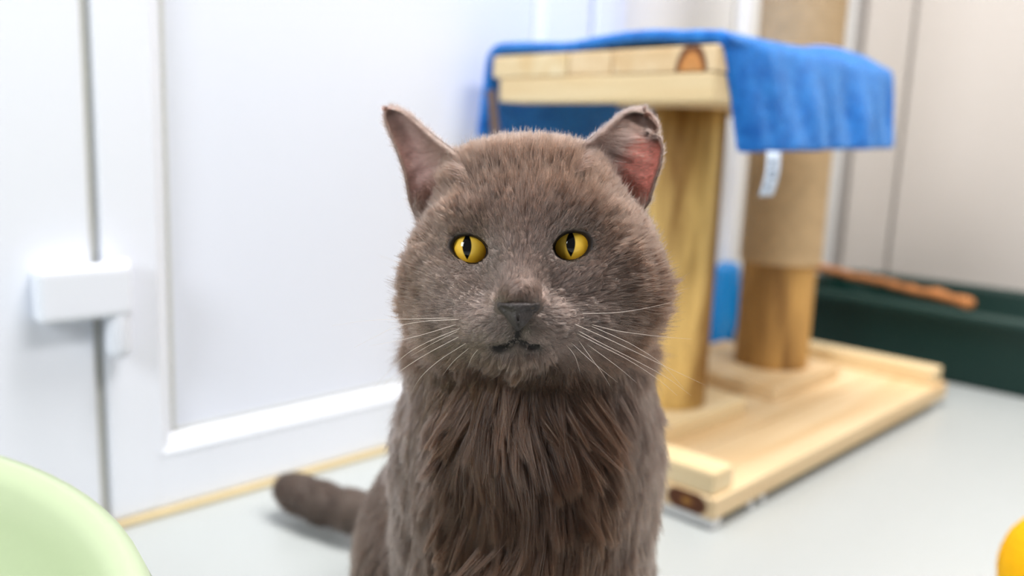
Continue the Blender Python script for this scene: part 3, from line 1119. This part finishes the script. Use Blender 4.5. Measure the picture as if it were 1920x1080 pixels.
# nose leather
GH2 = 0.0005
nc = pt(972, 590, 0.3588)
LO2 = nc - 0.014
NS2 = np.array([57, 57, 57])
g = np.meshgrid(*[LO2[k] + GH2 * np.arange(57) for k in range(3)], indexing='ij')
P = np.stack(g, -1).astype(np.float32)
s36 = 0.358 / F
D = sd_ell(P, pt(972, 573, 0.3593), (34 * s36, 10 * s36, 0.0048), CAMAX)
D = s_union(D, sd_cone(P, pt(941, 574, 0.3620), pt(966, 603, 0.3600), 0.0021, 0.0018), 0.003)
D = s_union(D, sd_cone(P, pt(1004, 573, 0.3620), pt(978, 603, 0.3600), 0.0021, 0.0018), 0.003)
D = s_union(D, sd_ell(P, pt(972, 590, 0.3593), (15 * s36, 20 * s36, 0.0042), CAMAX), 0.003)
D = s_union(D, sd_cone(P, pt(972, 600, 0.3583), pt(971, 616, 0.3603), 0.0014, 0.0010), 0.002)
for sx in (-1, 1):                               # nostrils
    D = s_cut(D, sd_cone(P, pt(972 + sx * 14, 588, 0.3544), pt(972 + sx * 30, 579, 0.3580), 0.0016, 0.0012), 0.001)
D = s_cut(D, sd_cone(P, pt(972, 585, 0.3543), pt(971, 616, 0.3588), 0.0004, 0.0004), 0.001)
nv, nq = surface_nets(D, LO2, GH2)
M_nose = plain('dark_nose_leather', srgb(44, 36, 35), 0.40, 0.5, 0.15, 300, 0.5, 900)
no = fast_mesh('nose', nv, nq, M_nose, cat)
no['label'] = 'dark grey nose'

# ------------------------------------------------------------------ fur
rg = np.random.default_rng(11)


def vnormals(verts, quads):
    n_ = np.cross(verts[quads[:, 2]] - verts[quads[:, 0]], verts[quads[:, 3]] - verts[quads[:, 1]])
    out = np.zeros_like(verts)
    for k in range(4): np.add.at(out, quads[:, k], n_)
    return out / (np.linalg.norm(out, axis=1, keepdims=True) + 1e-12)


def noise3(P, f, seed, o=3):
    r_ = np.random.default_rng(seed)
    out = np.zeros(len(P)); amp = 1.0
    for k in range(o):
        for j in range(4):
            d = r_.normal(size=3); d /= np.linalg.norm(d)
            out += amp * np.sin((P @ d) * f * (1 + 0.3 * j) + r_.uniform(0, 6.28) + 1.5 * np.sin((P @ np.roll(d, 1)) * f * 0.6 + j))
        f *= 2.1; amp *= 0.55
    return out / 4.0


NOSE = pt(973, 584, 0.368)
bn = vnormals(bv, bq)


def sample(n_try, dens_fn):
    tri = np.concatenate([bq[:, [0, 1, 2]], bq[:, [0, 2, 3]]])
    a, b2, c = bv[tri[:, 0]], bv[tri[:, 1]], bv[tri[:, 2]]
    ar = np.linalg.norm(np.cross(b2 - a, c - a), axis=1) / 2
    cen = (a + b2 + c) / 3
    nn_ = bn[tri[:, 0]]
    wgt = ar * dens_fn(cen, nn_)
    wgt = np.maximum(wgt, 0)
    k = rg.choice(len(tri), n_try, p=wgt / wgt.sum())
    r1, r2 = np.sqrt(rg.random(n_try)), rg.random(n_try)
    w0, w1, w2 = 1 - r1, r1 * (1 - r2), r1 * r2
    P_ = a[k] * w0[:, None] + b2[k] * w1[:, None] + c[k] * w2[:, None]
    N_ = bn[tri[k, 0]] * w0[:, None] + bn[tri[k, 1]] * w1[:, None] + bn[tri[k, 2]] * w2[:, None]
    N_ /= np.linalg.norm(N_, axis=1, keepdims=True)
    return P_, N_


def head_w(P):
    """1 on the head, 0 on the body"""
    px = to_px(P)
    lim = 672 + 0.0 * px[:, 0]
    behind = sstep(0.452, 0.470, px[:, 2])
    return (1 - sstep(lim - 18, lim + 22, px[:, 1])) * (1 - 0.7 * behind)


def dens(P, N_):
    face = np.clip(-(N_ @ FWD) * 1.2 + 0.55, 0.22, 1.0)
    px = to_px(P)
    far = 1 - 0.85 * sstep(0.50, 0.60, px[:, 2])
    low = 1 - 0.75 * sstep(1110, 1200, px[:, 1])
    dn_ = np.linalg.norm(P - NOSE, axis=1)
    hd = 1 + head_w(P) * (1.6 + 5.0 * sstep(0.065, 0.035, dn_))
    return face * far * low * hd


NHAIR = 460000
P_, N_ = sample(NHAIR, dens)
em = eye_metric(P_)
md = np.min([seg_dist(P_, [pt(*p) for p in l]) for l in MOUTH], axis=0)
nd = seg_dist(P_, [pt(944, 576, 0.3625), pt(972, 576, 0.359), pt(1000, 575, 0.3625)])
nd = np.minimum(nd, seg_dist(P_, [pt(972, 580, 0.359), pt(972, 608, 0.361)]) - 0.0006)
keep = (em > 1.05) & (md > 0.0015) & (nd > 0.0036) & (P_[:, 2] > 0.004)
P_, N_, em, md, nd = P_[keep], N_[keep], em[keep], md[keep], nd[keep]
n = len(P_)
px = to_px(P_)
hw = head_w(P_)

# comb direction
fh = P_ - NOSE
fh /= np.linalg.norm(fh, axis=1, keepdims=True)
up_w = sstep(500, 330, px[:, 1])                                # forehead hair runs up and back
fh = fh + np.array([0, 0.35, 0.2]) * up_w[:, None]
side = np.clip((px[:, 0] - 985) / 260.0, -1.2, 1.2)
fb = np.stack([0.30 * side + 0.45 * noise3(P_, 45, 3), 0.05 * np.ones(n), -np.ones(n)], 1)
ftail = np.tile(np.array([-0.75, 0.6, 0.0]), (n, 1))
tailw = sstep(0.725, 0.75, P_[:, 1])
fb = fb * (1 - tailw[:, None]) + ftail * tailw[:, None]
back = sstep(0.53, 0.60, P_[:, 1]) * (1 - tailw)
fb = fb + back[:, None] * np.array([0, 0.8, 0.0])
fl_ = fh * hw[:, None] + fb * (1 - hw[:, None])
fl_ += 0.16 * np.stack([noise3(P_, 110, 21), noise3(P_, 110, 22), noise3(P_, 110, 23)], 1)
fl_ -= N_ * np.sum(fl_ * N_, 1, keepdims=True)
fl_ /= np.linalg.norm(fl_, axis=1, keepdims=True) + 1e-9

# length
dn = np.linalg.norm(P_ - NOSE, axis=1)
lh = 0.0030 + 0.0062 * sstep(0.018, 0.075, dn)                  # short on the muzzle, longer outwards
lh += 0.006 * sstep(470, 560, px[:, 1]) * sstep(0.055, 0.085, dn)     # cheek ruff
lh += 0.004 * sstep(560, 650, px[:, 1]) * sstep(0.030, 0.06, dn)
ed_ = np.clip((em - 1.2) / 1.2, 0, 1)
lh *= 0.35 + 0.65 * ed_
lh *= 0.22 + 0.78 * np.clip((md - 0.0014) / 0.007, 0, 1)
lh *= 0.80 + 0.20 * np.clip((nd - 0.0028) / 0.006, 0, 1)
front = np.clip(-N_ @ FWD, 0, 1)
lb = 0.0105 + 0.0135 * front * sstep(0.95, 0.35, np.abs(side))
lb = lb * (1 - 0.4 * sstep(0.55, 0.65, P_[:, 1]))
lb = lb * (1 - 0.55 * sstep(0.14, 0.06, P_[:, 2]))
lb = lb * (1 - tailw) + 0.0070 * tailw
ln = lh * hw + lb * (1 - hw)
ln *= rg.uniform(0.65, 1.15, n)
fly = rg.random(n) < 0.05
ln = np.where(fly, ln * 1.35, ln)
lift = (0.42 * hw + 0.40 * (1 - hw)) * (1 + 0.25 * noise3(P_, 160, 31)) + 0.10
lift += 0.35 * hw * sstep(330, 285, px[:, 1])                   # tufts stand up on the crown
lift -= 0.08 * sstep(0.05, 0.02, dn) * hw
lift -= 0.14 * (1 - hw) * sstep(0.5, 0.9, np.abs(side))
lift = np.clip(lift, 0.2, 1.2) + 0.45 * fly

d0 = N_ * lift[:, None] + fl_ + rg.normal(size=(n, 3)) * 0.11
d0 /= np.linalg.norm(d0, axis=1, keepdims=True)
bend = fl_ * 0.35 - N_ * 0.22 + rg.normal(size=(n, 3)) * 0.10
bend[:, 2] -= 0.22 * (1 - hw)
K = 5
T = np.linspace(0, 1, K)
pos = P_[:, None, :] - N_[:, None, :] * 0.0002 + ln[:, None, None] * (d0[:, None, :] * T[None, :, None] + 0.5 * bend[:, None, :] * (T ** 2)[None, :, None])

# locks: tips gather towards the tips of nearby guide hairs (jittered cells, two sizes)
def cells(P, size, seed):
    q = P / size
    base = np.floor(q).astype(np.int64)
    best = np.full(len(P), 1e9); bid = np.zeros(len(P), np.int64)
    for dx in (-1, 0, 1):
        for dy in (-1, 0, 1):
            for dz in (-1, 0, 1):
                c = base + np.array([dx, dy, dz])
                h = (c[:, 0] * 73856093) ^ (c[:, 1] * 19349663) ^ (c[:, 2] * 83492791) ^ (seed * 2654435761)
                h = (h ^ (h >> 13)) * 1274126177
                h = h ^ (h >> 16)
                j = np.stack([(h >> 3) & 1023, (h >> 17) & 1023, (h >> 29) & 1023], 1) / 1023.0
                d = np.sum((q - c - j) ** 2, 1)
                m = d < best
                best[m] = d[m]; bid[m] = h[m]
    return np.unique(bid, return_inverse=True)[1]


SQ = np.array([1.0, 1.0, 0.62])
MSEG = [[np.array(pt(*p)) for p in l] for l in MOUTH]
lock_col = np.ones(n)
for size_h, size_b, st_h, st_b, pw, sd in ((0.0075, 0.0150, 0.12, 0.50, 1.3, 1), (0.0026, 0.0046, 0.32, 0.48, 1.5, 2)):
    inv = np.where(hw > 0.5, cells(P_ * SQ, size_h, sd), cells(P_ * SQ, size_b, sd + 7) + 10000000)
    inv = np.unique(inv, return_inverse=True)[1]
    cnt = np.bincount(inv)
    cen = np.stack([np.bincount(inv, pos[:, -1, k]) / cnt for k in range(3)], 1)
    crt = np.stack([np.bincount(inv, P_[:, k]) / cnt for k in range(3)], 1)
    lr_ = rg.random(len(cnt))
    strength = (st_h * hw + st_b * (1 - hw) * (0.45 + 0.55 * sstep(1.0, 0.45, np.abs(side)))) * (0.4 + 1.0 * lr_[inv])
    glen = np.linalg.norm(cen - crt, axis=1)
    dirn = (cen - crt) + rg.normal(size=(len(cnt), 3)) * glen[:, None] * np.array([0.30, 0.12, 0.16])
    target = crt[inv] + dirn[inv] * (0.85 + 0.35 * rg.random(len(cnt)))[inv][:, None]
    dt = (target - pos[:, -1, :]) * strength[:, None]
    pos += dt[:, None, :] * (T ** pw)[None, :, None]
    lock_col *= 1 + 0.55 * (lr_[inv] - 0.5) * (0.45 + 0.55 * (1 - hw))

# coat colour: warm grey brown, greyer on muzzle and bridge, browner on cheeks and chest
def mixc(a, b2, w):
    return a * (1 - w[:, None]) + b2 * w[:, None]


C_brown = np.array(srgb(98, 72, 54)[:3]); C_grey = np.array(srgb(150, 135, 127)[:3]); C_mid = np.array(srgb(118, 98, 84)[:3]); C_dark = np.array(srgb(56, 40, 30)[:3])
col = np.tile(C_mid, (n, 1))
muz = hw * sstep(0.062, 0.024, dn)
col = mixc(col, C_grey, 0.75 * muz)
cheek = hw * sstep(0.045, 0.07, dn) * sstep(440, 520, px[:, 1])
col = mixc(col, C_brown, 0.85 * cheek)
bib = (1 - hw) * sstep(0.95, 0.45, np.abs(side)) * sstep(0.53, 0.49, P_[:, 1])
col = mixc(col, C_brown, 0.85 * bib)
shoulder_shine = (1 - hw) * sstep(0.5, 0.9, np.abs(side)) * sstep(0.55, 0.5, P_[:, 1])
col = mixc(col, np.array(srgb(166, 147, 137)[:3]), 0.75 * shoulder_shine)  # highlight from the ceiling light on the shoulders, painted into the coat as paler grey
stripe = hw * sstep(430, 380, px[:, 1]) * np.clip(noise3(np.c_[px[:, 0] / 1000, px[:, 1] / 4000, px[:, 2] * 0], 120, 61), -1, 1)
col = mixc(col, C_brown, np.clip(0.5 * stripe, 0, 0.6))
tip = sstep(-0.150, -0.165, P_[:, 0]) * tailw
col = mixc(col, C_dark, 0.9 * tip)
mott = np.clip(noise3(P_, 190, 71) * 0.5, -0.6, 0.6)
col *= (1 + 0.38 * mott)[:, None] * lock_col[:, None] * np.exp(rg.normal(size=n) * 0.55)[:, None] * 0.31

# no hair lies across the mouth
mouth_tip = np.min([np.min([seg_dist(pos[:, k, :], l) for l in MSEG], axis=0) for k in (1, 2, 3, 4)], axis=0)
kp = ~((mouth_tip < 0.0013) & (hw > 0.5))
pos, col, hw, P_ = pos[kp], col[kp], hw[kp], P_[kp]
n = len(pos)

# ear hair: short on the backs and rims, long fine hairs across the inside
EP, ED, EL, EC = [], [], [], []
for ei, (fr, bk, nn) in enumerate((EAR_L, EAR_R)):
    NT, NSS = fr.shape[:2]
    def pick(grid, i, j):
        i0 = np.clip(i.astype(int), 0, NT - 2); j0 = np.clip(j.astype(int), 0, NSS - 2)
        a, b2 = (i - i0)[:, None], (j - j0)[:, None]
        return grid[i0, j0] * (1 - a) * (1 - b2) + grid[i0 + 1, j0] * a * (1 - b2) + grid[i0, j0 + 1] * (1 - a) * b2 + grid[i0 + 1, j0 + 1] * a * b2
    gu = np.gradient(fr, axis=0); gu /= np.linalg.norm(gu, axis=-1, keepdims=True)
    gv = np.gradient(fr, axis=1); gv /= np.linalg.norm(gv, axis=-1, keepdims=True)
    base = np.array(srgb(124, 108, 100)[:3])
    # back
    m = 9000
    i, j = rg.uniform(2, NT - 1, m), rg.uniform(0, NSS - 1, m)
    p = pick(bk, i, j); d = pick(gu, i, j) * 0.9 - pick(nn, i, j) * 0.45 + rg.normal(size=(m, 3)) * 0.12
    EP.append(p); ED.append(d); EL.append(rg.uniform(0.003, 0.005, m)); EC.append(base * rg.uniform(0.7, 1.3, (m, 1)))
    # rims
    m = 5200
    i = rg.uniform(3, NT - 1.001, m); sidej = rg.random(m) < 0.6
    j = np.where(sidej, NSS - 1.001 - np.abs(rg.normal(size=m)) * 0.9, np.abs(rg.normal(size=m)) * 0.35)
    j = np.clip(j, 0, NSS - 1.001)
    p = pick(fr, i, j); out = np.where(sidej[:, None], 1, -1) * pick(gv, i, j)
    d = pick(gu, i, j) * 0.8 + out * 0.45 + pick(nn, i, j) * 0.25 + rg.normal(size=(m, 3)) * 0.12
    EP.append(p); ED.append(d); EL.append(rg.uniform(0.002, 0.0042, m) * np.where(sidej, 1.0, 0.55)); EC.append(base * rg.uniform(0.7, 1.35, (m, 1)))
    # short velvet on the upper inside
    m = 9000
    i = NT * (1 - rg.random(m) ** 1.6 * 0.75); i = np.clip(i, 4, NT - 1.001); j = (NSS - 1.001) * (1 - rg.random(m) ** (1.5))
    p = pick(fr, i, j); d = -pick(gv, i, j) * 0.7 + pick(gu, i, j) * 0.35 + pick(nn, i, j) * 0.22 + rg.normal(size=(m, 3)) * 0.12
    EP.append(p); ED.append(d); EL.append(rg.uniform(0.0025, 0.0048, m)); EC.append(np.array((srgb(140, 117, 110) if ei == 0 else srgb(98, 76, 67))[:3]) * rg.uniform(0.6, 1.3, (m, 1)))
    # long hairs growing from the front edge across the opening
    m = 650
    i = rg.uniform(6, NT * 0.62, m); j = (NSS - 1.001) * (1 - 0.35 * rg.random(m))
    p = pick(fr, i, j); d = -pick(gv, i, j) + pick(nn, i, j) * 0.28 + pick(gu, i, j) * 0.15 + rg.normal(size=(m, 3)) * 0.08
    EP.append(p); ED.append(d); EL.append(rg.uniform(0.008, 0.015, m)); EC.append(np.array(srgb(150, 128, 120)[:3]) * rg.uniform(0.7, 1.2, (m, 1)))
    # tuft closing the lower end of the opening
    m = 2600
    i = rg.uniform(0, NT * 0.22, m); j = rg.uniform(0, NSS - 1.001, m)
    p = pick(fr, i, j) - FWD * 0.004; d = pick(gu, i, j) * 0.8 + pick(nn, i, j) * 0.6 + rg.normal(size=(m, 3)) * 0.2
    EP.append(p); ED.append(d); EL.append(rg.uniform(0.005, 0.010, m)); EC.append(np.array(srgb(104, 86, 78)[:3]) * rg.uniform(0.6, 1.25, (m, 1)))
EP, ED, EL, EC = map(np.concatenate, (EP, ED, EL, EC))
ED /= np.linalg.norm(ED, axis=1, keepdims=True)
eb = rg.normal(size=ED.shape) * 0.12
epos = EP[:, None, :] + EL[:, None, None] * (ED[:, None, :] * T[None, :, None] + eb[:, None, :] * (T ** 2)[None, :, None])

allpos = np.concatenate([pos, epos]).astype(np.float32)
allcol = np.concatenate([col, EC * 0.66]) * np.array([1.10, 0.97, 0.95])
nall = len(allpos)
thick = np.concatenate([np.where(hw > 0.5, 0.000082, 0.000105), np.full(len(EP), 0.000050)]) * rg.uniform(0.75, 1.25, nall)
rad_ = thick[:, None] * np.array([1.0, 1.0, 0.9, 0.68, 0.18])[None, :]

hc = bpy.data.hair_curves.new('fur')
hc.add_curves([K] * nall)
hc.attributes['position'].data.foreach_set('vector', allpos.ravel())
ra = hc.attributes.get('radius') or hc.attributes.new('radius', 'FLOAT', 'POINT')
ra.data.foreach_set('value', rad_.astype(np.float32).ravel())
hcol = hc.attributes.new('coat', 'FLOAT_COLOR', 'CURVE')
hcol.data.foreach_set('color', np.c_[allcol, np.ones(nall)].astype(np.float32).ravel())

M_fur = bpy.data.materials.new('cat_fur')
M_fur.use_nodes = True
nt = M_fur.node_tree
nt.nodes.remove(nt.nodes['Principled BSDF'])
hb = nt.nodes.new('ShaderNodeBsdfHairPrincipled')
hb.model = 'CHIANG'
hb.parametrization = 'COLOR'
hb.inputs['Roughness'].default_value = 0.24
hb.inputs['Radial Roughness'].default_value = 0.42
hb.inputs['Coat'].default_value = 0.0
hb.inputs['IOR'].default_value = 1.48
hb.inputs['Random Roughness'].default_value = 0.2
at = nt.nodes.new('ShaderNodeAttribute'); at.attribute_name = 'coat'
nt.links.new(at.outputs['Color'], hb.inputs['Color'])
nt.links.new(hb.outputs[0], nt.nodes['Material Output'].inputs['Surface'])
hc.materials.append(M_fur)
fur = bpy.data.objects.new('fur', hc)
COL.objects.link(fur)
tag(fur, None, None, None, 'stuff')
put(fur, cat)

# whiskers
M_whisk = plain('whisker', srgb(214, 202, 192), 0.35, 0.5)
WH = [
    [(856, 596), (772, 598), (690, 601), (622, 611)],
    [(866, 599), (800, 602), (745, 612), (700, 633), (664, 652)],
    [(860, 607), (794, 627), (740, 640), (692, 648)],
    [(867, 614), (794, 645), (747, 677), (690, 740)],
    [(871, 626), (791, 669), (735, 708), (698, 746)],
    [(878, 641), (826, 674), (790, 706), (770, 738)],
    [(884, 649), (851, 677), (830, 704)],
    [(900, 651), (886, 668), (877, 688)],
    [(863, 619), (815, 642), (770, 668)],
    [(1082, 588), (1156, 586), (1210, 578), (1262, 566)],
    [(1074, 606), (1141, 636), (1200, 664), (1262, 694), (1322, 722)],
    [(1078, 617), (1125, 642), (1190, 675), (1250, 708), (1296, 742)],
    [(1100, 606), (1156, 620), (1230, 630), (1298, 636)],
    [(1103, 609), (1156, 632), (1192, 650), (1240, 682), (1282, 728)],
    [(1082, 634), (1106, 668), (1128, 698), (1144, 724)],
    [(1066, 638), (1109, 677), (1158, 717)],
    [(1093, 640), (1156, 686), (1194, 718)],
    [(1076, 622), (1130, 650), (1180, 676), (1235, 712), (1270, 742)],
    [(1060, 645), (1078, 668), (1088, 700)],
    [(757, 500), (735, 488), (708, 478)],
]
for wi, line in enumerate(WH):
    m = len(line)
    ctrl = []
    for k, (x_, y_) in enumerate(line):
        s = k / (m - 1)
        sd_ = surf_d(x_, y_)
        if k == 0: d_ = dr_ = sd_ + 0.001
        else: d_ = min(dr_ - 0.008 * math.sin(min(s * 2.6, 3.1)) + 0.010 * s, sd_ - 0.010)
        ctrl.append(pt(x_, y_, d_))
    ctrl = np.array(ctrl)
    tt = np.linspace(0, m - 1, 18)
    pp = []
    for t in tt:                                 # Catmull-Rom
        i = min(int(t), m - 2); f_ = t - i
        p0, p1, p2, p3 = ctrl[max(i - 1, 0)], ctrl[i], ctrl[i + 1], ctrl[min(i + 2, m - 1)]
        pp.append(0.5 * (2 * p1 + (p2 - p0) * f_ + (2 * p0 - 5 * p1 + 4 * p2 - p3) * f_ ** 2 + (3 * p1 - p0 - 3 * p2 + p3) * f_ ** 3))
    rr = [0.00011 * (1 - 0.8 * k / 17) for k in range(18)]
    vs, fs = tube(pp, rr, 6)
    mesh_obj('whisker', vs, fs, M_whisk, cat, True)
